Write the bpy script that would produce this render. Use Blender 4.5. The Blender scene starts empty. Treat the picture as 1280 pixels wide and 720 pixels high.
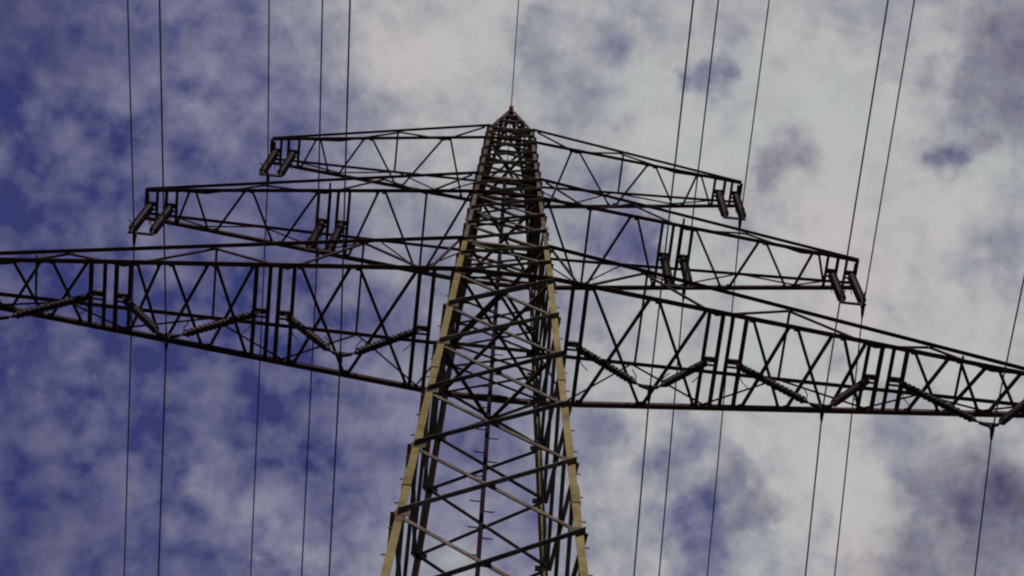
import bpy, math, random
from mathutils import Vector, Matrix

random.seed(7)
S = bpy.context.scene
COL = S.collection
R = math.radians

# ------------------------------------------------------------------ camera
cam_data = bpy.data.cameras.new("camera")
cam_data.sensor_width = 36.0
cam_data.lens = 71.0
cam_data.clip_start = 0.1
cam_data.clip_end = 6000
cam = bpy.data.objects.new("camera", cam_data)
COL.objects.link(cam)
AZ, EL, ROLL = R(3.648), R(68.622), R(2.603)
fw = Vector((math.sin(AZ) * math.cos(EL), math.cos(AZ) * math.cos(EL), math.sin(EL)))
rt = Vector((math.cos(AZ), -math.sin(AZ), 0))
up = rt.cross(fw)
r2 = math.cos(ROLL) * rt + math.sin(ROLL) * up
u2 = -math.sin(ROLL) * rt + math.cos(ROLL) * up
m = Matrix((r2, u2, -fw)).transposed().to_4x4()
m.translation = Vector((-0.79, -16.477, 1.6))
cam.matrix_world = m
S.camera = cam

# ------------------------------------------------------------------ world, sun, exposure
SUN_EL, SUN_AZ = R(36), R(180)              # sun behind the photographer (south), azimuth from +Y
world = bpy.data.worlds.new("World")
S.world = world
world.use_nodes = True
W = world.node_tree
W.nodes.clear()


def wn(kind, **kw):
    n = W.nodes.new(kind)
    for k, v in kw.items():
        setattr(n, k, v)
    return n


def wl(a, b):
    W.links.new(a, b)


def wmath(op, a, b=None, clamp=False):
    n = wn("ShaderNodeMath", operation=op)
    n.use_clamp = clamp
    for i, v in enumerate((a, b)):
        if v is None:
            continue
        if isinstance(v, (int, float)):
            n.inputs[i].default_value = v
        else:
            wl(v, n.inputs[i])
    return n.outputs[0]


tex = wn("ShaderNodeTexCoord")
DIR = tex.outputs["Generated"]
sky = wn("ShaderNodeTexSky", sky_type='NISHITA')
sky.sun_disc = False
sky.sun_elevation = SUN_EL
sky.sun_rotation = SUN_AZ
sky.air_density = 1.0
sky.dust_density = 0.6
sky.ozone_density = 3.0

# the blue between the clouds, violet as in the photograph
tint = wn("ShaderNodeMix", data_type='RGBA', blend_type='MULTIPLY')
tint.inputs["Factor"].default_value = 1.0
wl(sky.outputs[0], tint.inputs["A"])
tint.inputs["B"].default_value = (0.38, 0.29, 0.74, 1)

# warped direction so that cloud banks have ragged outlines
nz = wn("ShaderNodeTexNoise", noise_dimensions='3D')
nz.inputs["Scale"].default_value = 26
nz.inputs["Detail"].default_value = 5
nz.inputs["Roughness"].default_value = 0.55
wl(DIR, nz.inputs["Vector"])
sub = wn("ShaderNodeVectorMath", operation='SUBTRACT')
wl(nz.outputs["Color"], sub.inputs[0])
sub.inputs[1].default_value = (0.5, 0.5, 0.5)
scl = wn("ShaderNodeVectorMath", operation='SCALE')
wl(sub.outputs[0], scl.inputs[0])
scl.inputs["Scale"].default_value = 0.07
add = wn("ShaderNodeVectorMath", operation='ADD')
wl(DIR, add.inputs[0])
wl(scl.outputs[0], add.inputs[1])
WDIR = add.outputs[0]

# cloud banks (+) and blue gaps (-): compass azimuth, elevation, radius (degrees), amount
BANKS = [
    (-36.74, 65.49, 12.71, -0.86),
    (-22.29, 59.08, 11.80, -0.70),
    (-12.74, 64.91, 9.76, -0.50),
    (25.87, 68.19, 12.26, 0.30),
    (27.96, 63.88, 9.08, 0.12),
    (-4.30, 74.72, 5.90, 0.25),
    (20.54, 73.60, 6.81, 0.08),
    (7.74, 74.74, 2.04, -0.22),
    (5.11, 75.42, 1.13, -0.20),
    (-8.65, 73.78, 1.13, -0.20),
    (2.31, 75.83, 1.36, 0.10),
    (4.70, 71.13, 1.36, -0.30),
    (25.88, 66.06, 1.36, -0.20),
    (9.14, 67.72, 1.59, -0.35),
    (17.38, 67.37, 1.36, -0.20),
    (25.89, 65.36, 1.13, -0.25),
    (-24.34, 68.33, 9.76, -0.34),
    (-36.02, 69.17, 2.50, -0.25),
    (-32.68, 67.21, 2.72, -0.40),
    (-35.69, 71.43, 1.82, -0.15),
    (-19.99, 70.73, 1.36, -0.14),
    (-28.10, 62.79, 2.50, -0.25),
    (-22.12, 61.55, 1.36, -0.14),
    (-23.55, 68.48, 1.59, -0.10),
    (-4.39, 63.25, 2.27, -0.20),
    (-11.09, 63.72, 1.82, -0.30),
    (-13.74, 59.62, 1.36, -0.25),
    (-10.88, 59.81, 1.13, -0.18),
    (7.58, 72.49, 1.82, -0.30),
    (16.63, 75.87, 1.36, -0.38),
    (23.15, 73.75, 1.02, -0.70),
    (10.97, 74.03, 1.36, -0.22),
    (27.56, 70.96, 1.13, -0.42),
    (24.63, 69.75, 1.82, -0.32),
    (46.86, 70.69, 1.93, -0.30),
    (40.25, 69.07, 0.95, -0.55),
    (45.12, 68.80, 1.36, -0.30),
    (36.60, 66.42, 1.36, -0.20),
    (40.44, 66.30, 1.36, -0.22),
    (13.34, 69.76, 1.36, -0.90),
    (11.58, 70.61, 2.04, -0.45),
    (14.86, 63.65, 1.59, -0.55),
    (14.65, 61.30, 1.70, -0.75),
    (18.25, 62.05, 1.36, -0.45),
    (9.30, 64.09, 1.36, -0.40),
    (17.69, 63.68, 1.36, -0.22),
    (29.01, 62.65, 1.82, -0.36),
    (30.46, 60.86, 1.82, -0.30),
    (32.15, 59.82, 2.27, -0.22),
    (26.34, 59.71, 1.36, -0.30),
    (29.44, 65.55, 1.36, -0.22),
    (-8.03, 63.37, 1.82, -0.10),
    (-22.23, 70.24, 2.50, 0.42),
    (-28.73, 70.51, 1.59, 0.20),
    (-6.63, 74.37, 1.82, 0.20),
    (-3.31, 75.22, 1.36, 0.12),
    (-14.66, 63.22, 1.36, 0.40),
    (-11.79, 61.30, 2.04, 0.50),
    (-8.19, 60.38, 1.13, 0.55),
    (-14.87, 61.53, 1.59, 0.25),
    (-8.80, 70.27, 2.72, 0.20),
    (-29.79, 69.47, 1.36, 0.20),
    (17.35, 72.42, 1.82, 0.20),
    (29.64, 74.19, 2.27, 0.15),
    (33.13, 71.53, 2.72, 0.15),
    (21.83, 62.38, 1.82, 0.25),
    (24.91, 61.07, 1.82, 0.30),
    (28.02, 69.11, 1.82, 0.20),
    (-21.05, 63.26, 1.82, 0.20),
    (40.08, 71.06, 1.36, 0.20),
    (36.99, 67.85, 1.36, 0.25),
    (34.22, 63.22, 1.82, 0.20),
    (-8.94, 68.63, 2.27, 0.10),
    (3.17, 63.40, 3.40, -0.30),
    (3.25, 67.02, 2.72, -0.15),
    (6.22, 61.20, 2.27, -0.20),
    (-26.02, 65.91, 1.82, 0.15),
]


def sky_dir(az, el):
    az, el = R(az), R(el)
    return (math.sin(az) * math.cos(el), math.cos(az) * math.cos(el), math.sin(el))


def fbm(scale, detail, rough, dist=0.0, src=DIR):
    n = wn("ShaderNodeTexNoise", noise_dimensions='3D')
    n.inputs["Scale"].default_value = scale
    n.inputs["Detail"].default_value = detail
    n.inputs["Roughness"].default_value = rough
    n.inputs["Distortion"].default_value = dist
    wl(src, n.inputs["Vector"])
    return n.outputs["Fac"]


dens = wmath('MULTIPLY_ADD', wmath('SUBTRACT', fbm(40, 6, 0.54, 0.2), 0.5), 0.95)
dens.node.inputs[2].default_value = 0.50
dens = wmath('ADD', dens, wmath('MULTIPLY', wmath('SUBTRACT', fbm(90, 5, 0.62, 0.3), 0.5), 0.62))
# cloud cut from the unseen sky to lower the ambient light on the steel
far = wn("ShaderNodeVectorMath", operation='DISTANCE')
wl(DIR, far.inputs[0])
far.inputs[1].default_value = tuple(fw)
fr_ = wn("ShaderNodeMapRange", interpolation_type='SMOOTHSTEP')
wl(far.outputs["Value"], fr_.inputs["Value"])
fr_.inputs["From Min"].default_value = 0.30
fr_.inputs["From Max"].default_value = 0.65
fr_.inputs["To Max"].default_value = -1.0
dens = wmath('ADD', dens, fr_.outputs["Result"])
for az, el, rad, amt in BANKS:
    d = wn("ShaderNodeVectorMath", operation='DISTANCE')
    wl(WDIR, d.inputs[0])
    d.inputs[1].default_value = sky_dir(az, el)
    mr = wn("ShaderNodeMapRange", interpolation_type='SMOOTHSTEP')
    wl(d.outputs["Value"], mr.inputs["Value"])
    mr.inputs["From Min"].default_value = R(rad) * 0.1
    mr.inputs["From Max"].default_value = R(rad)
    mr.inputs["To Min"].default_value = amt
    mr.inputs["To Max"].default_value = 0.0
    dens = wmath('ADD', dens, mr.outputs["Result"])



def ramp(v, a, b, c, d, smooth=False):
    n = wn("ShaderNodeMapRange", interpolation_type='SMOOTHSTEP' if smooth else 'LINEAR')
    wl(v, n.inputs["Value"])
    for key, val in (("From Min", a), ("From Max", b), ("To Min", c), ("To Max", d)):
        n.inputs[key].default_value = val
    return n.outputs["Result"]


THICK = ramp(dens, -0.30, 1.12, 0.0, 1.0, True)
# a thin mottled veil of high cloud over everything
veil = wmath('ADD', wmath('MULTIPLY', fbm(48, 3.5, 0.5, 0.2), 0.7), wmath('MULTIPLY', fbm(24, 3, 0.5, 0.2), 0.3))
veil = wmath('ADD', veil, wmath('MULTIPLY', wmath('SUBTRACT', fbm(120, 3, 0.55, 0.3), 0.5), 0.30))
veil = wmath('ADD', veil, wmath('MULTIPLY', wmath('MINIMUM', dens, 0.0), 0.09))
VEIL = wmath('MULTIPLY', ramp(veil, 0.30, 0.65, 0.04, 0.38), ramp(far.outputs["Value"], 0.3, 0.65, 1.0, 0.1, True))  # veil thinned in the unseen sky as well, for less ambient light
inv = wmath('SUBTRACT', 1.0, THICK)
COVER = wmath('ADD', THICK, wmath('MULTIPLY', inv, VEIL), clamp=True)

# dusky, thicker cloud whose underside is in its own shade: azimuth, elevation, radius, amount
DUSK = [
    (47.97, 70.81, 2.50, 0.55),
    (31.80, 59.42, 3.18, 0.65),
    (26.20, 59.50, 2.04, 0.50),
    (30.64, 61.06, 2.04, 0.50),
    (-42.43, 70.05, 4.31, 0.55),
    (-21.91, 57.73, 4.77, 0.50),
    (-30.30, 62.41, 4.99, 0.40),
    (45.48, 68.98, 1.59, 0.50),
    (40.25, 69.07, 1.13, 0.40),
    (27.56, 70.96, 1.36, 0.30),
    (18.25, 62.05, 1.36, 0.40),
]
dusk = None
for az, el, rad, amt in DUSK:
    d = wn("ShaderNodeVectorMath", operation='DISTANCE')
    wl(WDIR, d.inputs[0])
    d.inputs[1].default_value = sky_dir(az, el)
    v = ramp(d.outputs["Value"], R(rad) * 0.1, R(rad), amt, 0.0, True)
    dusk = v if dusk is None else wmath('ADD', dusk, v, clamp=True)
dusk = wmath('MULTIPLY', dusk, ramp(fbm(45, 5, 0.55, 0.2), 0.3, 0.6, 0.45, 1.1), clamp=True)

# cloud colour: faintly pinkish and greenish greys
cc = wn("ShaderNodeMix", data_type='RGBA')
cf = wn("ShaderNodeMapRange")
wl(fbm(14, 3, 0.5), cf.inputs["Value"])
cf.inputs["From Min"].default_value = 0.35
cf.inputs["From Max"].default_value = 0.65
wl(cf.outputs["Result"], cc.inputs["Factor"])
cc.inputs["A"].default_value = (5.3, 5.0, 5.0, 1)
cc.inputs["B"].default_value = (4.7, 4.95, 4.85, 1)

# thin edges of the banks are a cooler, greener grey than their dense middles
ce = wn("ShaderNodeMix", data_type='RGBA')
wl(ramp(THICK, 0.45, 0.97, 0.0, 1.0, True), ce.inputs["Factor"])
cv = wn("ShaderNodeMix", data_type='RGBA')      # the thin veil is lavender
wl(ramp(THICK, 0.12, 0.5, 0.0, 1.0, True), cv.inputs["Factor"])
cv.inputs["A"].default_value = (4.25, 4.15, 4.95, 1)
cv.inputs["B"].default_value = (4.3, 4.42, 4.6, 1)
wl(cv.outputs["Result"], ce.inputs["A"])
wl(cc.outputs["Result"], ce.inputs["B"])
ck = wn("ShaderNodeMix", data_type='RGBA')
wl(dusk, ck.inputs["Factor"])
wl(ce.outputs["Result"], ck.inputs["A"])
ck.inputs["B"].default_value = (1.05, 0.80, 1.25, 1)
mix = wn("ShaderNodeMix", data_type='RGBA')
wl(COVER, mix.inputs["Factor"])
wl(tint.outputs["Result"], mix.inputs["A"])
wl(ck.outputs["Result"], mix.inputs["B"])
bg = wn("ShaderNodeBackground")
wl(mix.outputs["Result"], bg.inputs["Color"])
bg.inputs["Strength"].default_value = 0.10
wout = wn("ShaderNodeOutputWorld")
wl(bg.outputs[0], wout.inputs["Surface"])

sun_data = bpy.data.lights.new("sun", 'SUN')
sun_data.energy = 3.6
sun_data.angle = R(0.53)
sun_data.color = (1.0, 0.93, 0.82)
sun = bpy.data.objects.new("sun", sun_data)
COL.objects.link(sun)
sd = Vector((math.sin(SUN_AZ) * math.cos(SUN_EL), math.cos(SUN_AZ) * math.cos(SUN_EL), math.sin(SUN_EL)))
sun.rotation_euler = (-sd).to_track_quat('-Z', 'Y').to_euler()
sun.location = sd * 200

S.view_settings.view_transform = 'Standard'
S.view_settings.look = 'None'
S.view_settings.exposure = 0.0
S.view_settings.gamma = 1.0
S.view_settings.use_curve_mapping = False
S.render.engine = 'CYCLES'
S.cycles.filter_width = 2.1


# ------------------------------------------------------------------ materials
def material(name, c1, c2, rough=0.6, scale=6.0, metal=0.0, spec=0.05, spots=None, bump=0.0):
    mt = bpy.data.materials.new(name)
    mt.use_nodes = True
    t = mt.node_tree
    b = t.nodes["Principled BSDF"]
    tc = t.nodes.new("ShaderNodeTexCoord")
    n = t.nodes.new("ShaderNodeTexNoise")
    n.inputs["Scale"].default_value = scale
    n.inputs["Detail"].default_value = 7
    n.inputs["Roughness"].default_value = 0.65
    t.links.new(tc.outputs["Object"], n.inputs["Vector"])
    mr = t.nodes.new("ShaderNodeMapRange")
    mr.inputs["From Min"].default_value = 0.36
    mr.inputs["From Max"].default_value = 0.64
    t.links.new(n.outputs["Fac"], mr.inputs["Value"])
    mx = t.nodes.new("ShaderNodeMix")
    mx.data_type = 'RGBA'
    t.links.new(mr.outputs["Result"], mx.inputs["Factor"])
    mx.inputs["A"].default_value = (*c1, 1)
    mx.inputs["B"].default_value = (*c2, 1)
    out = mx.outputs["Result"]
    if spots:
        n2 = t.nodes.new("ShaderNodeTexNoise")
        n2.inputs["Scale"].default_value = scale * 0.55
        n2.inputs["Detail"].default_value = 9
        n2.inputs["Roughness"].default_value = 0.75
        t.links.new(tc.outputs["Object"], n2.inputs["Vector"])
        m2 = t.nodes.new("ShaderNodeMapRange")
        m2.inputs["From Min"].default_value = 0.56
        m2.inputs["From Max"].default_value = 0.64
        t.links.new(n2.outputs["Fac"], m2.inputs["Value"])
        mx2 = t.nodes.new("ShaderNodeMix")
        mx2.data_type = 'RGBA'
        t.links.new(m2.outputs["Result"], mx2.inputs["Factor"])
        t.links.new(out, mx2.inputs["A"])
        mx2.inputs["B"].default_value = (*spots, 1)
        out = mx2.outputs["Result"]
    # every bar weathers a little differently
    oi = t.nodes.new("ShaderNodeObjectInfo")
    mo = t.nodes.new("ShaderNodeMapRange")
    mo.inputs["To Min"].default_value = 0.72
    mo.inputs["To Max"].default_value = 1.3
    t.links.new(oi.outputs["Random"], mo.inputs["Value"])
    mv = t.nodes.new("ShaderNodeVectorMath")
    mv.operation = 'SCALE'
    t.links.new(out, mv.inputs[0])
    t.links.new(mo.outputs["Result"], mv.inputs["Scale"])
    out = mv.outputs[0]
    t.links.new(out, b.inputs["Base Color"])
    b.inputs["Roughness"].default_value = rough
    b.inputs["Metallic"].default_value = metal
    b.inputs["Specular IOR Level"].default_value = spec
    if bump:
        bp = t.nodes.new("ShaderNodeBump")
        bp.inputs["Strength"].default_value = bump
        t.links.new(n.outputs["Fac"], bp.inputs["Height"])
        t.links.new(bp.outputs["Normal"], b.inputs["Normal"])
    return mt


M_LEG = material("khaki_tower_paint", (0.115, 0.092, 0.03), (0.185, 0.152, 0.06), 0.65, 2.2, spots=(0.085, 0.052, 0.03))
M_BODY = material("brown_lattice_shade", (0.066, 0.041, 0.035), (0.14, 0.115, 0.085), 0.75, 4.0, spots=(0.06, 0.03, 0.028))  # same steel as the legs, browned to put shade into the colour
M_ARM = material("dark_brown_crossarm_shade", (0.038, 0.017, 0.019), (0.064, 0.033, 0.031), 0.75, 4.0, spots=(0.045, 0.02, 0.022))  # crossarms are the legs' steel too; their shade is in this darker base colour
M_PORC = material("brown_glazed_porcelain", (0.022, 0.008, 0.010), (0.034, 0.013, 0.014), 0.5, 9.0, spec=0.12)
M_FIT = material("dull_steel_fitting", (0.03, 0.02, 0.022), (0.05, 0.036, 0.035), 0.6, 14.0)
M_RAIL = material("black_rail_paint", (0.010, 0.006, 0.008), (0.018, 0.012, 0.013), 0.85, 8.0, spec=0.0)
M_WIRE = material("weathered_aluminium_wire", (0.085, 0.075, 0.07), (0.12, 0.105, 0.1), 0.7, 3.0)
M_GRASS = material("meadow_grass", (0.035, 0.055, 0.02), (0.075, 0.09, 0.035), 0.9, 0.35, spots=(0.09, 0.085, 0.045), bump=0.4)


# ------------------------------------------------------------------ mesh helpers
class MB:
    def __init__(self):
        self.v, self.f = [], []

    def prism(self, p, q, prof, ax, ay):
        """extrude the closed profile [(a,b)] given in the axes ax, ay from p to q"""
        n = len(prof)
        o = len(self.v)
        for c in (p, q):
            for a, b in prof:
                self.v.append(tuple(c + ax * a + ay * b))
        for i in range(n):
            j = (i + 1) % n
            self.f.append((o + i, o + j, o + n + j, o + n + i))
        return o, n

    def angle(self, p, q, size, fa, fb, th=None):
        """L section steel angle: heel on the line p-q, flanges towards fa and fb"""
        p, q = Vector(p), Vector(q)
        t = (q - p).normalized()
        fa = Vector(fa)
        fa = (fa - t * fa.dot(t)).normalized()
        fb = Vector(fb)
        fb = (fb - t * fb.dot(t))
        fb = (fb - fa * fb.dot(fa)).normalized()
        th = th or max(0.008, size * 0.12)
        prof = [(0, 0), (size, 0), (size, th), (th, th), (th, size), (0, size)]
        o, n = self.prism(p, q, prof, fa, fb)
        for b in (o, o + n):
            self.f.append((b, b + 1, b + 2, b + 3))
            self.f.append((b, b + 3, b + 4, b + 5))

    def box(self, c, hx, hy, hz, ax=(1, 0, 0), ay=(0, 1, 0), az=(0, 0, 1)):
        c, ax, ay, az = Vector(c), Vector(ax), Vector(ay), Vector(az)
        o = len(self.v)
        for k in (-1, 1):
            for j in (-1, 1):
                for i in (-1, 1):
                    self.v.append(tuple(c + ax * hx * i + ay * hy * j + az * hz * k))
        for f in ((0, 2, 3, 1), (4, 5, 7, 6), (0, 1, 5, 4), (2, 6, 7, 3), (0, 4, 6, 2), (1, 3, 7, 5)):
            self.f.append(tuple(o + i for i in f))

    def bar(self, p, q, wa, wb, fa):
        p, q = Vector(p), Vector(q)
        t = (q - p).normalized()
        fa = Vector(fa)
        fa = (fa - t * fa.dot(t)).normalized()
        self.box((p + q) / 2, wa / 2, wb / 2, (q - p).length / 2, fa, t.cross(fa), t)

    def tube(self, pts, r, n=8):
        pts = [Vector(p) for p in pts]
        o = len(self.v)
        ref = None
        for i, p in enumerate(pts):
            t = (pts[min(i + 1, len(pts) - 1)] - pts[max(i - 1, 0)]).normalized()
            if ref is None:
                ref = Vector((0, 0, 1)) if abs(t.z) < 0.9 else Vector((1, 0, 0))
            a = (ref - t * ref.dot(t)).normalized()
            b = t.cross(a)
            ref = a
            rr = r[i] if isinstance(r, (list, tuple)) else r
            for k in range(n):
                w_ = 2 * math.pi * k / n
                self.v.append(tuple(p + (a * math.cos(w_) + b * math.sin(w_)) * rr))
        for i in range(len(pts) - 1):
            for k in range(n):
                k2 = (k + 1) % n
                self.f.append((o + i * n + k, o + i * n + k2, o + (i + 1) * n + k2, o + (i + 1) * n + k))
        self.f.append(tuple(o + k for k in reversed(range(n))))
        self.f.append(tuple(o + (len(pts) - 1) * n + k for k in range(n)))

    def build(self, name, mat, parent=None, smooth=False):
        me = bpy.data.meshes.new(name)
        me.from_pydata(self.v, [], self.f)
        me.materials.append(mat)
        import bmesh
        bm = bmesh.new()
        bm.from_mesh(me)
        bmesh.ops.recalc_face_normals(bm, faces=bm.faces)
        bm.to_mesh(me)
        bm.free()
        if smooth:
            for p in me.polygons:
                p.use_smooth = True
        o = bpy.data.objects.new(name, me)
        COL.objects.link(o)
        if parent:
            o.parent = parent
            o.matrix_parent_inverse = world_matrix(parent).inverted()
        return o


def world_matrix(o):
    mw = o.matrix_basis.copy()
    if o.parent:
        mw = world_matrix(o.parent) @ o.matrix_parent_inverse @ mw
    return mw


def thing(name, loc, label, cat, group=None):
    o = bpy.data.objects.new(name, None)
    o.location = loc
    o.empty_display_size = 0.2
    COL.objects.link(o)
    o["label"] = label
    o["category"] = cat
    if group:
        o["group"] = group
    return o


# ------------------------------------------------------------------ ground
g = MB()
N = 48
for j in range(N + 1):
    for i in range(N + 1):
        x = (i / N - 0.5) * 2
        y = (j / N - 0.5) * 2
        x = 2500 * math.copysign(abs(x) ** 2.2, x)
        y = 2500 * math.copysign(abs(y) ** 2.2, y)
        rr = math.hypot(x, y)
        z = 0.0 if rr < 30 else 0.5 * math.sin(x * 0.021) * math.cos(y * 0.017) * min(1, (rr - 30) / 60)
        g.v.append((x, y, z))
for j in range(N):
    for i in range(N):
        a = j * (N + 1) + i
        g.f.append((a, a + 1, a + N + 2, a + N + 1))
ground = g.build("ground", M_GRASS)
ground["kind"] = "structure"

# ------------------------------------------------------------------ tower numbers
APEX = 57.86
Z1, Z2, Z3 = 52.019, 46.828, 40.843            # undersides of the three crossarm levels
H1, H2, H3 = 1.346, 1.693, 2.254                # depth of each crossarm at the tower
QD = 1.349                                      # the tower is deeper along the line than it is wide
ZT = Z1 + H1


def arm_w(z):
    if z >= Z3:
        return 0.557 + (0.995 - 0.557) * (ZT - z) / (ZT - Z3)
    return 0.995 + 0.032 * (Z3 - z)


def leg_w(z):
    return arm_w(z) + 0.03


def corner(sx, sy, z):
    dx = 0.0
    if sx < 0 and z < Z3:                        # left legs skewed to fit the camera view: front outward, rear inward
        dx = (Z3 - z) * (-0.0065 if sy < 0 else 0.008)
    return Vector((sx * leg_w(z) + dx, sy * leg_w(z) * QD, z))


tower = thing("transmission_tower", (0, 0, 0),
              "tall steel lattice power pylon with three crossarm levels and khaki front legs against clouds", "pylon")

# legs: big steel angles, heel outward, with splice plates and step bolts
for sx in (-1, 1):
    for sy in (-1, 1):
        b = MB()
        zs = [0.0, 12, 24, Z3, Z3 + H3, ZT]
        sz = [0.17, 0.16, 0.128, 0.112, 0.09]
        for k in range(5):
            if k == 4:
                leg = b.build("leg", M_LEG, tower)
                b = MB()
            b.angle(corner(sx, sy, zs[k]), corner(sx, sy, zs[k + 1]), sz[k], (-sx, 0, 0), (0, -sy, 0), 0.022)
        b.build("leg_extension", M_BODY, leg)  # upper part of the same leg, in the shade-darkened lattice brown
        b = MB()
        for z in (6, 12, 18, 24, 30.4, 35.6, Z3 + 0.6):
            c0, c1 = corner(sx, sy, z - 0.32), corner(sx, sy, z + 0.32)
            off = Vector((sx * 0.004, sy * 0.012, 0))
            wd = 0.122 if z < Z3 else 0.1
            b.bar(c0 + off + Vector((-sx * wd / 2, 0, 0)), c1 + off + Vector((-sx * wd / 2, 0, 0)), wd, 0.014, (1, 0, 0))
            off = Vector((sx * 0.012, sy * 0.004, 0))
            b.bar(c0 + off + Vector((0, -sy * wd / 2, 0)), c1 + off + Vector((0, -sy * wd / 2, 0)), wd, 0.014, (0, 1, 0))
        b.build("splice_plate", M_LEG, leg)
        if sy == -1:
            b = MB()
            z = 2.5
            k = 0
            while z < ZT:
                c = corner(sx, sy, z)
                b.tube([c + Vector((-sx * 0.02, -sy * 0.05, 0)), c + Vector((sx * 0.075, -sy * 0.05, 0))], 0.012, 6)
                z += 0.9
                k += 1
            b.build("step_bolt", M_LEG, leg)

# face lattices
LOW = [0.0, 4.6, 8.8, 12.7, 16.4, 19.9, 23.1, 26.2, 29.06, 31.70, 34.17, 36.62, 38.75, Z3]
HIGH = [Z3, 42.1, Z3 + H3, 44.35, 45.55, Z2, 47.7, Z2 + H2, 49.4, 50.25, 51.1, Z1, 52.7, ZT]
FACES = [((-1, -1), (1, -1), (0, -1, 0)), ((1, 1), (-1, 1), (0, 1, 0)), ((-1, 1), (-1, -1), (-1, 0, 0)), ((1, -1), (1, 1), (1, 0, 0))]


def brace(b, p, q, n, lit, size, off):
    """one diagonal of a face with outward normal n; lit: flat flange outside, else the outstanding flange juts out along the lower edge"""
    p, q, n = Vector(p), Vector(q), Vector(n)
    t = (q - p).normalized()
    u = Vector((0, 0, 1))
    u = (u - t * u.dot(t) - n * u.dot(n)).normalized()
    if lit:
        b.angle(p + n * off + u * size / 2, q + n * off + u * size / 2, size, -u, -n)
    else:
        b.angle(p + n * off - u * size / 2, q + n * off - u * size / 2, size, n, u)


for fi, (ca, cb, n) in enumerate(FACES):
    n = Vector(n)
    rear = fi == 1
    fr = MB()
    beams = []
    low = MB()
    # horizontals at the crossarm levels and at two diaphragms
    for z in (12.7, 26.2, Z3 + H3, Z2 + H2, ZT - 0.03):
        a, c = corner(*ca, z), corner(*cb, z)
        hb = MB()
        hb.angle(a - n * 0.03, c - n * 0.03, 0.09, -n, (0, 0, 1))
        beams.append(hb)
    # redundant members and the dense upper lattice
    for k in range(len(HIGH) - 1):
        z0, z1 = HIGH[k], HIGH[k + 1]
        a0, a1, c0, c1 = corner(*ca, z0), corner(*ca, z1), corner(*cb, z0), corner(*cb, z1)
        if z0 >= Z2 - 0.01:
            brace(fr, a0, c1, n, False, 0.062, 0.012)
            brace(fr, c0, a1, -n if rear else n, False, 0.062, -0.016)
        if z0 > Z2 - 1.5 and k % 2 == 0:
            fr.angle(a1 - n * 0.05, c1 - n * 0.05, 0.06, -n, (0, 0, 1))
    for k in range(len(LOW) - 1):
        z0, z1 = LOW[k], LOW[k + 1]
        if z0 < 22:
            sz = 0.1
            brace(low, corner(*ca, z0), corner(*cb, z1), n, False, sz, 0.012)
            brace(low, corner(*cb, z0), corner(*ca, z1), n, True, sz, -0.012)
    frame = fr.build("side_frame", M_BODY, tower)
    low.build("lower_lattice", M_BODY, frame)
    for hb in beams:
        hb.build("horizontal_beam", M_BODY, frame)
    # the diagonals one can tell apart in the picture
    for zs in (LOW, HIGH):
        for k in range(len(zs) - 1):
            z0, z1 = zs[k], zs[k + 1]
            if z0 < 22 or z0 >= Z2 - 0.01:
                continue
            sz = 0.088 if z0 < Z3 - 0.1 else 0.066
            for (p, q, first) in ((corner(*ca, z0), corner(*cb, z1), True), (corner(*cb, z0), corner(*ca, z1), False)):
                b = MB()
                if fi == 0:
                    brace(b, p, q, n, not first, sz * (1 if first else 0.8), 0.014 if first else -0.03)
                elif rear:
                    brace(b, p, q, -n, False, sz * 0.85, 0.03 if first else -0.03)
                else:
                    brace(b, p, q, n, False, sz * 0.8, 0.014 if first else -0.03)
                b.build("diagonal_brace", M_BODY, frame)
    # gusset plates at the nodes
    b = MB()
    for z in LOW[6:] + HIGH[1:6]:
        for cc_ in (ca, cb):
            c = corner(*cc_, z)
            inw = (corner(*cb, z) - corner(*ca, z)).normalized() * (1 if cc_ == ca else -1)
            b.box(c + inw * 0.11 + n * 0.006, 0.11, 0.006, 0.1, inw, n, (0, 0, 1))
        # crossing plate
    for zs in (LOW[6:], HIGH[:6]):
        for k in range(len(zs) - 1):
            p0, p1 = corner(*ca, zs[k]), corner(*cb, zs[k])
            w0 = (p1 - p0).length
            q0, q1 = corner(*ca, zs[k + 1]), corner(*cb, zs[k + 1])
            w1 = (q1 - q0).length
            s_ = w0 / (w0 + w1)
            c = (p0 + p1) / 2 * (1 - s_) + (q0 + q1) / 2 * s_
            b.box(c - n * 0.006, 0.06, 0.007, 0.06, (p1 - p0).normalized(), n, (0, 0, 1))
    b.build("gusset_plate", M_BODY, frame)

# horizontal diaphragms (plan bracing seen from below)
for z in (26.2, 39.8, Z3, Z3 + H3, Z2, Z1):
    b = MB()
    cs = [corner(-1, -1, z), corner(1, -1, z), corner(1, 1, z), corner(-1, 1, z)]
    s_ = 0.07
    if z < Z3 - 1:
        mids = [(cs[i] + cs[(i + 1) % 4]) / 2 for i in range(4)]
        for i in range(4):
            b.angle(mids[i] + Vector((0, 0, 0.02)), mids[(i + 1) % 4] + Vector((0, 0, 0.02)), s_, (0, 0, 1), (cs[(i + 1) % 4] - mids[i]))
    else:
        b.angle(cs[0] + Vector((0, 0, 0.06)), cs[2] + Vector((0, 0, 0.06)), s_, (1, -1, 0), (0, 0, 1))
        b.angle(cs[1] + Vector((0, 0, 0.14)), cs[3] + Vector((0, 0, 0.14)), s_, (1, 1, 0), (0, 0, 1))
    for sy in ():
        pass
    b.build("plan_frame", M_ARM, tower)

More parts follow.
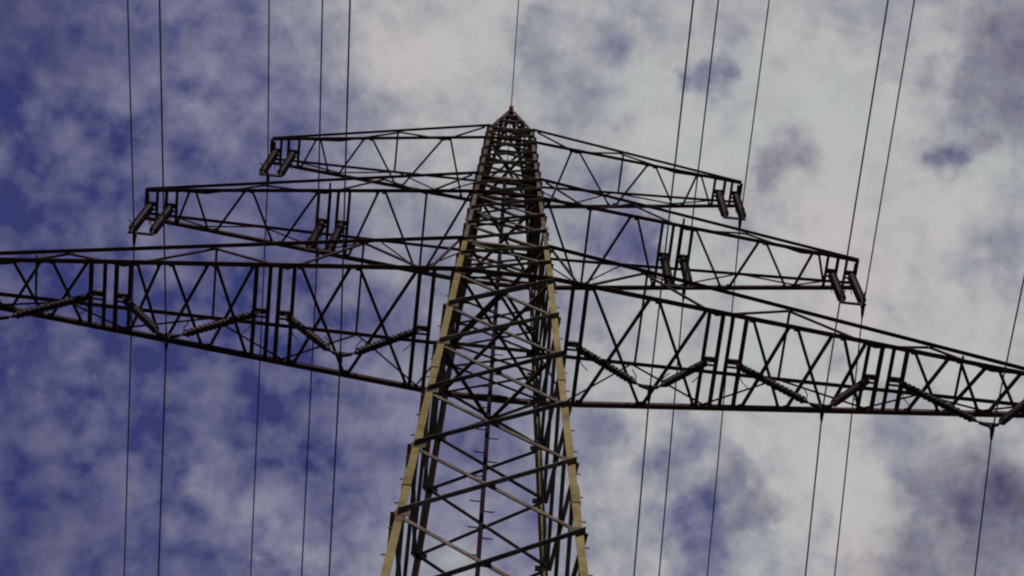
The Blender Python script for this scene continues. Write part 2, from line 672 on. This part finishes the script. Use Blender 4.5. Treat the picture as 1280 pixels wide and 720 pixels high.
# earth wire peak
b = MB()
tip = Vector((0, 0, APEX - 0.12))
for sx in (-1, 1):
    for sy in (-1, 1):
        c = corner(sx, sy, ZT)
        b.angle(c, tip + Vector((sx * 0.05, sy * 0.05, 0)), 0.085, (-sx, 0, 0), (0, -sy, 0))
for fi, (ca, cb, n) in enumerate(FACES):
    n = Vector(n)
    prev = None
    for k, f in enumerate((0.0, 0.42, 0.72)):
        a = corner(*ca, ZT).lerp(tip, f)
        c = corner(*cb, ZT).lerp(tip, f)
        b.angle(a, c, 0.07, -n, (0, 0, 1))
        if prev:
            brace(b, prev[0], c, n, False, 0.05, 0.008)
            brace(b, prev[1], a, n, False, 0.05, -0.012)
        prev = (a, c)
b.box(tip + Vector((0, 0, 0.0)), 0.06, 0.12, 0.12)
peak = b.build("peak", M_ARM, tower)

# climbing rail with pegs on the rear face
b = MB()
rp = []
for z in (4, 12, 20, 28, Z3, ZT):
    rp.append(Vector((-0.03, leg_w(z) * QD - 0.1, z)))
for k in range(len(rp) - 1):
    b.bar(rp[k], rp[k + 1], 0.08, 0.05, (1, 0, 0))
rail = b.build("climbing_rail", M_RAIL, tower)
k = 0
z = 26.0
while z < 46:
    s = 1 if k % 2 == 0 else -1
    y = leg_w(z) * QD - 0.1
    b = MB()
    b.tube([(-0.03 + s * 0.02, y - 0.02, z), (-0.03 + s * 0.22, y - 0.02, z), (-0.03 + s * 0.235, y - 0.02, z + 0.03)], 0.013, 6)
    b.build("peg", M_RAIL, rail)
    z += 0.36 if k % 2 == 0 else 0.62
    k += 1

# ------------------------------------------------------------------ crossarms
BEAMS = {3: [(1.5, 1.71), (4.4, 4.61), (4.9, 5.11), (7.82, 8.03), (8.35, 8.56), (11.3, 11.5)],
         2: [(3.76, 3.96), (4.22, 4.42), (7.82, 8.0), (8.28, 8.47)],
         1: [(5.5, 5.7), (5.96, 6.14)]}
ARM = {3: dict(zb=Z3, h=H3, L=12.37, t=0.297, a=0.13, b=-0.038, ht=0.12, chord=0.105),
       2: dict(zb=Z2, h=H2, L=8.532, t=0.284, a=-0.163, b=0.035, ht=0.12, chord=0.09),
       1: dict(zb=Z1, h=H1, L=6.164, t=0.263, a=-0.253, b=-0.043, ht=0.12, chord=0.08)}
# bottom plane: pairs of (front x, rear x); each pair of numbers is one diagonal
PLAN = {3: [(1.83, 3.12), (3.05, 1.85), (3.24, 4.28), (4.26, 3.2),
            (5.25, 6.08), (6.03, 5.3), (6.2, 7.0), (6.95, 6.25), (7.2, 7.78), (7.68, 7.15),
            (8.72, 9.45), (9.45, 8.8), (9.7, 10.3), (10.28, 9.62), (10.52, 11.1), (11.02, 10.5)],
        2: [(0.9, 1.85), (2.93, 2.05), (3.08, 3.68), (4.5, 5.3), (6.05, 5.5), (6.22, 6.85), (7.38, 7.05), (7.52, 7.78)],
        1: [(1.6, 1.15), (1.76, 2.75), (3.62, 2.9), (3.82, 4.42), (4.95, 4.68), (5.05, 5.4)]}


def on_chord(k, s, fy, x, dz=0.016):
    """where a bottom plane member is bolted onto the chord flange"""
    f = min(1.0, max(0.0, x / ARM[k]['L']))
    return arm_point(k, s, fy, False, x) + Vector((0, fy * (0.085 - 0.04 * f), dz))


def arm_point(k, s, fy, top, x):
    """point on a chord; fy -1 front, 1 rear; x = distance from the tower axis"""
    A = ARM[k]
    zr = A['zb'] + (A['h'] if top else 0)
    wr = arm_w(zr)
    zt = A['zb'] - s * A['a'] + A['b'] + (A['ht'] if top else 0)
    f = max(0.0, (x - wr) / (A['L'] - wr))
    return Vector((s * x, fy * (wr * QD + (A['t'] - wr * QD) * f), zr + (zt - zr) * f))


for k in (3, 2, 1):
    A = ARM[k]
    for s in (-1, 1):
        # the tie frame carries everything else of the arm
        b = MB()
        for x in (A['L'],):
            p, q = arm_point(k, s, -1, False, x), arm_point(k, s, 1, False, x)
            b.angle(p, q, 0.1, (s * -1, 0, 0), (0, 0, 1))
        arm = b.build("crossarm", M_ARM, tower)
        c = A['chord']
        for fy in (-1, 1):
            for top in (False, True):
                b = MB()
                wr = arm_w(A['zb'] + (A['h'] if top else 0))
                x0 = 0.0 if not top else wr - 0.02
                pts = [arm_point(k, s, fy, top, wr) * 1.0, arm_point(k, s, fy, top, A['L'])]
                off = Vector((0, fy * 0.05, 0))
                if not top:
                    cc0 = arm_point(k, s, fy, top, wr)
                    b.angle(Vector((0, cc0.y, cc0.z)) + off, cc0 + off, c, (0, -1 if fy < 0 else 1, 0), (0, 0, 1))
                sz = c if not top else c * 0.85
                if fy < 0:
                    b.angle(pts[0] + off, pts[1] + Vector((0, fy * 0.02, 0)), sz, (0, -1, 0), (0, 0, 1))
                else:
                    b.angle(pts[0] + off, pts[1] + Vector((0, fy * 0.02, 0)), sz, (0, 1, 0) if not top else (0, -1, 0), (0, 0, 1))
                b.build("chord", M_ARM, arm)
        # transverse beam pairs that carry the insulators
        for pair in BEAMS[k]:
            b = MB()
            for j, x in enumerate(pair):
                p, q = on_chord(k, s, -1, x), on_chord(k, s, 1, x)
                b.angle(p, q, 0.085 if k == 3 else 0.07,
                        (s * (1 if j else -1), 0, 0), (0, 0, 1))
            mid = (arm_point(k, s, -1, False, pair[0]) + arm_point(k, s, 1, False, pair[1])) / 2
            b.box(mid + Vector((0, 0, 0.045)), (pair[1] - pair[0]) / 2 + 0.02, 0.055, 0.03)
            b.box(mid + Vector((0, 0.13, 0.05)), (pair[1] - pair[0]) / 2 + 0.03, 0.02, 0.025)
            b.build("hanger_beam", M_ARM, arm)
        # single struts across
        for top, xs, sz in ((False, {3: [], 2: [1.95], 1: []}[k], 0.055), (True, {3: [6.2, 3.1, 9.9], 2: [4.3], 1: [3.0]}[k], 0.05)):
            for x in xs:
                b = MB()
                if top:
                    b.angle(arm_point(k, s, -1, True, x), arm_point(k, s, 1, True, x), sz, (1, 0, 0), (0, 0, 1))
                else:
                    b.angle(on_chord(k, s, -1, x), on_chord(k, s, 1, x), sz, (1, 0, 0), (0, 0, 1))
                b.build("cross_strut", M_ARM, arm)
        # bottom plane diagonals, one bar each
        for i, (xf, xr) in enumerate(PLAN[k]):
            b = MB()
            p, q = on_chord(k, s, -1, xf), on_chord(k, s, 1, xr)
            up_ = Vector((0, 0, 0.004 + (0.014 if i % 2 else 0)))
            side = Vector((1, 0, 0))
            b.angle(p + up_, q + up_, {3: 0.066, 2: 0.056, 1: 0.048}[k], side, (0, 0, 1))
            b.build("plan_brace", M_ARM, arm)
        # zigzag between bottom and top chord, front and rear
        nodes = {3: [1.0, 1.6, 3.05, 4.5, 6.2, 7.9, 9.2, 10.4, 11.4], 2: [0.9, 1.95, 3.0, 4.3, 5.8, 7.1, 7.9], 1: [0.7, 1.7, 2.9, 4.4, 5.6]}[k]
        for fy in (-1, 1):
            b = MB()
            for i in range(len(nodes) - 1):
                t0, t1 = (i % 2 == 0), (i % 2 == 1)
                p, q = arm_point(k, s, fy, t0, nodes[i]) + Vector((0, fy * 0.05 * (1 - nodes[i] / A['L']), 0.01)), arm_point(k, s, fy, t1, nodes[i + 1]) + Vector((0, fy * 0.05 * (1 - nodes[i + 1] / A['L']), 0.01))
                n_ = Vector((0, fy, 0))
                b.angle(p, q, 0.045 if k == 3 else 0.038, -n_, (0, 0, 1))
            b.build("side_bracing", M_ARM, arm)
        # gussets along the bottom chords
        b = MB()
        for xf, xr in PLAN[k]:
            for fy, x in ((-1, xf), (1, xr)):
                p = arm_point(k, s, fy, False, x) + Vector((0, fy * 0.03, 0.042))
                b.box(p, 0.04, 0.04, 0.005)
        b.build("gusset_plate", M_ARM, arm)

# plate lying on the rear bottom beam of the lowest crossarm
b = MB()
yb = arm_w(Z3) * QD
b.box((0.02, yb + 0.06, Z3 - 0.035), 0.33, 0.075, 0.03)
b.box((-0.2, yb + 0.06, Z3 + 0.02), 0.02, 0.05, 0.03)
b.box((0.24, yb + 0.06, Z3 + 0.02), 0.02, 0.05, 0.03)
b.build("beam_plate", M_ARM, tower)


# ------------------------------------------------------------------ insulators
def insulator_string(p, q, parent, r=0.089):
    p, q = Vector(p), Vector(q)
    Ln = (q - p).length
    t = (q - p) / Ln
    a, e = 0.12, Ln - 0.12
    n = max(8, int((e - a) / 0.058))
    pts, rad = [p + t * (a - 0.06)], [0.04]
    for i in range(n):
        f = a + (e - a) * i / n
        st = (e - a) / n
        big = r if i % 2 == 0 else r * 0.82
        pts += [p + t * f, p + t * (f + st * 0.12), p + t * (f + st * 0.52), p + t * (f + st * 0.62)]
        rad += [0.055, big, big * 0.92, 0.055]
    pts.append(p + t * (e + 0.06))
    rad.append(0.04)
    b = MB()
    b.tube(pts, rad, 12)
    o = b.build("insulator_string", M_PORC, parent, smooth=False)
    c = MB()
    c.tube([p, p + t * 0.1], [0.022, 0.05], 8)
    c.tube([q - t * 0.1, q], [0.05, 0.022], 8)
    c.build("end_cap", M_FIT, o)
    return o


def horn(parent, p, pts):
    b = MB()
    b.tube([Vector(p) + Vector(d) for d in pts], 0.011, 6)
    return b.build("arcing_horn", M_FIT, parent)


def clamp(parent, c):
    c = Vector(c)
    b = MB()
    b.tube([c + Vector((-0.008, -0.2, -0.05)), c + Vector((-0.004, -0.1, -0.005)), c, c + Vector((0.004, 0.1, -0.008)), c + Vector((0.008, 0.2, -0.06))],
           [0.02, 0.038, 0.045, 0.038, 0.02], 8)
    b.box(c + Vector((0, 0, 0.09)), 0.028, 0.035, 0.09)
    b.build("suspension_clamp", M_FIT, parent)


LEVEL = {1: "top", 2: "middle", 3: "lowest"}
SIDE = {-1: "left", 1: "right"}
V3, V2 = 2.02, 2.26
PHASES = []


def arm_mid_z(k, s, x):
    return (arm_point(k, s, -1, False, x).z)


VNAME = ["next to the pylon body", "on the middle of the arm", "at the outer end of the arm"]
for s in (-1, 1):
    for i, (xa, xb, xc) in enumerate(((1.61, 4.5, 3.13), (5.0, 7.92, 6.64), (8.46, 11.4, 10.1))):
        za, zb = arm_mid_z(3, s, xa), arm_mid_z(3, s, xb)
        zw = arm_mid_z(3, s, xc) - V3
        root = thing("v_insulator", (s * xc, 0, zw),
                     "dark V insulator pair under the %s lowest crossarm, %s" % (SIDE[s], VNAME[i]),
                     "insulator", "insulators hung from the crossarms")
        pa, pb = Vector((s * xa, 0, za + 0.0)), Vector((s * xb, 0, zb + 0.0))
        ea, eb = Vector((s * (xc - 0.2), 0, zw + 0.34)), Vector((s * (xc + 0.2), 0, zw + 0.34))
        for p, e in ((pa, ea), (pb, eb)):
            d = (e - p).normalized()
            st = insulator_string(p + d * 0.1, e - d * 0.05, root)
        y = MB()
        y.bar(ea, Vector((s * xc, 0, zw + 0.2)), 0.07, 0.03, (0, 1, 0))
        y.bar(eb, Vector((s * xc, 0, zw + 0.2)), 0.07, 0.03, (0, 1, 0))
        y.bar(ea + Vector((0, 0, 0.01)), eb + Vector((0, 0, 0.01)), 0.03, 0.03, (0, 1, 0))
        for p, e in ((pa, ea), (pb, eb)):
            d = (e - p).normalized()
            y.tube([p, p + d * 0.12], 0.02, 6)
            y.tube([e - d * 0.06, e], 0.02, 6)
        y.build("yoke", M_FIT, root)
        clamp(root, (s * xc, 0, zw))
        for p, e in ((pa, ea), (pb, eb)):
            d = (e - p).normalized()
            sg = 1 if d.x > 0 else -1
            horn(root, p + d * 0.2, [(0, 0, 0), (0, 0.18, 0.02), (sg * 0.1, 0.34, -0.02), (sg * 0.22, 0.42, -0.12)])
            horn(root, e - d * 0.12, [(0, 0, 0), (0, -0.16, -0.02), (-sg * 0.1, -0.32, -0.1), (-sg * 0.1, -0.4, -0.28)])
        PHASES.append((3, s, xc, zw, i))

for k, spots in ((2, [((3.86, 4.32), 4.2), ((7.91, 8.38), 8.35)]), (1, [((5.6, 6.05), 5.97)])):
    for s in (-1, 1):
        for i, ((xa, xb), xc) in enumerate(spots):
            z = arm_mid_z(k, s, (xa + xb) / 2)
            zw = z - V2
            where = "at the tip of" if i == len(spots) - 1 else "midway along"
            root = thing("insulator_pair", (s * xc, 0, zw),
                         "brown double hanging insulator %s the %s %s crossarm" % (where, SIDE[s], LEVEL[k]),
                         "insulator", "insulators hung from the crossarms")
            za = zw + 0.3
            sw = -0.12 if s < 0 else 0.03          # the strings swing a little to one side
            for x in (xa, xb):
                p, e = Vector((s * x, 0, z)), Vector((s * x + sw, 0, za))
                insulator_string(p + Vector((0, 0, -0.12)), e + Vector((0, 0, 0.05)), root, 0.112)
            y = MB()
            y.bar((s * (xa - 0.06) + sw, 0, za), (s * (xb + 0.06) + sw, 0, za), 0.05, 0.06, (0, 1, 0))
            y.bar((s * xc, 0, za), (s * xc, 0, zw + 0.16), 0.04, 0.04, (0, 1, 0))
            for x in (xa, xb):
                y.tube([(s * x, 0, z), (s * x, 0, z - 0.14)], 0.02, 6)
                y.tube([(s * x + sw, 0, za + 0.06), (s * x + sw, 0, za)], 0.02, 6)
            y.build("yoke", M_FIT, root)
            clamp(root, (s * xc, 0, zw))
            for x in (xa, xb):
                horn(root, (s * x, 0, z - 0.2), [(0, 0, 0), (0, 0.16, 0.02), (0.02, 0.3, -0.05), (0.03, 0.36, -0.2)])
                horn(root, (s * x + sw, 0, za + 0.12), [(0, 0, 0), (0, -0.16, -0.02), (-0.02, -0.3, -0.1), (-0.03, -0.33, -0.3)])
            PHASES.append((k, s, xc, zw, i))

# ------------------------------------------------------------------ conductors
SN, SF, SKEW, SPAN = 0.122, 0.172, 0.040, 300.0


def wire(name, c, r, label, group=None, sn=SN, sf=SF):
    c = Vector(c)
    pts = []
    ys = [-SPAN * (1 - i / 60) ** 1.5 for i in range(60)] + [0.0] + [SPAN * ((i + 1) / 60) ** 1.5 for i in range(60)]
    for y in ys:
        sl = sn if y < 0 else sf
        a = abs(y)
        pts.append(Vector((SKEW * y, y, -sl * a + sl * a * a / SPAN)))
    b = MB()
    b.tube([c + p for p in pts], r, 7)
    o = b.build(name, M_WIRE, None, smooth=True)
    o.data.transform(Matrix.Translation(-c))
    o.location = c
    o["label"] = label
    o["category"] = "power cable"
    if group:
        o["group"] = group
    return o


for k, s, xc, zw, i in PHASES:
    if k == 3:
        where = ["innermost cable under the %s lowest crossarm, beside the pylon body", "middle cable of the three under the %s lowest crossarm",
                 "outermost cable under the %s lowest crossarm"][i] % SIDE[s]
    elif k == 2:
        where = ["cable clamped midway along the %s middle crossarm", "cable clamped under the tip of the %s middle crossarm"][i] % SIDE[s]
    else:
        where = "cable clamped under the tip of the %s top crossarm" % SIDE[s]
    wire("power_cable", (s * xc, 0, zw), 0.0165, "thin dark " + where, "cables strung from the crossarms")
wire("earth_wire", (0, 0, APEX), 0.014, "thin single earth wire running over the pointed pylon peak", sn=0.09, sf=0.13)
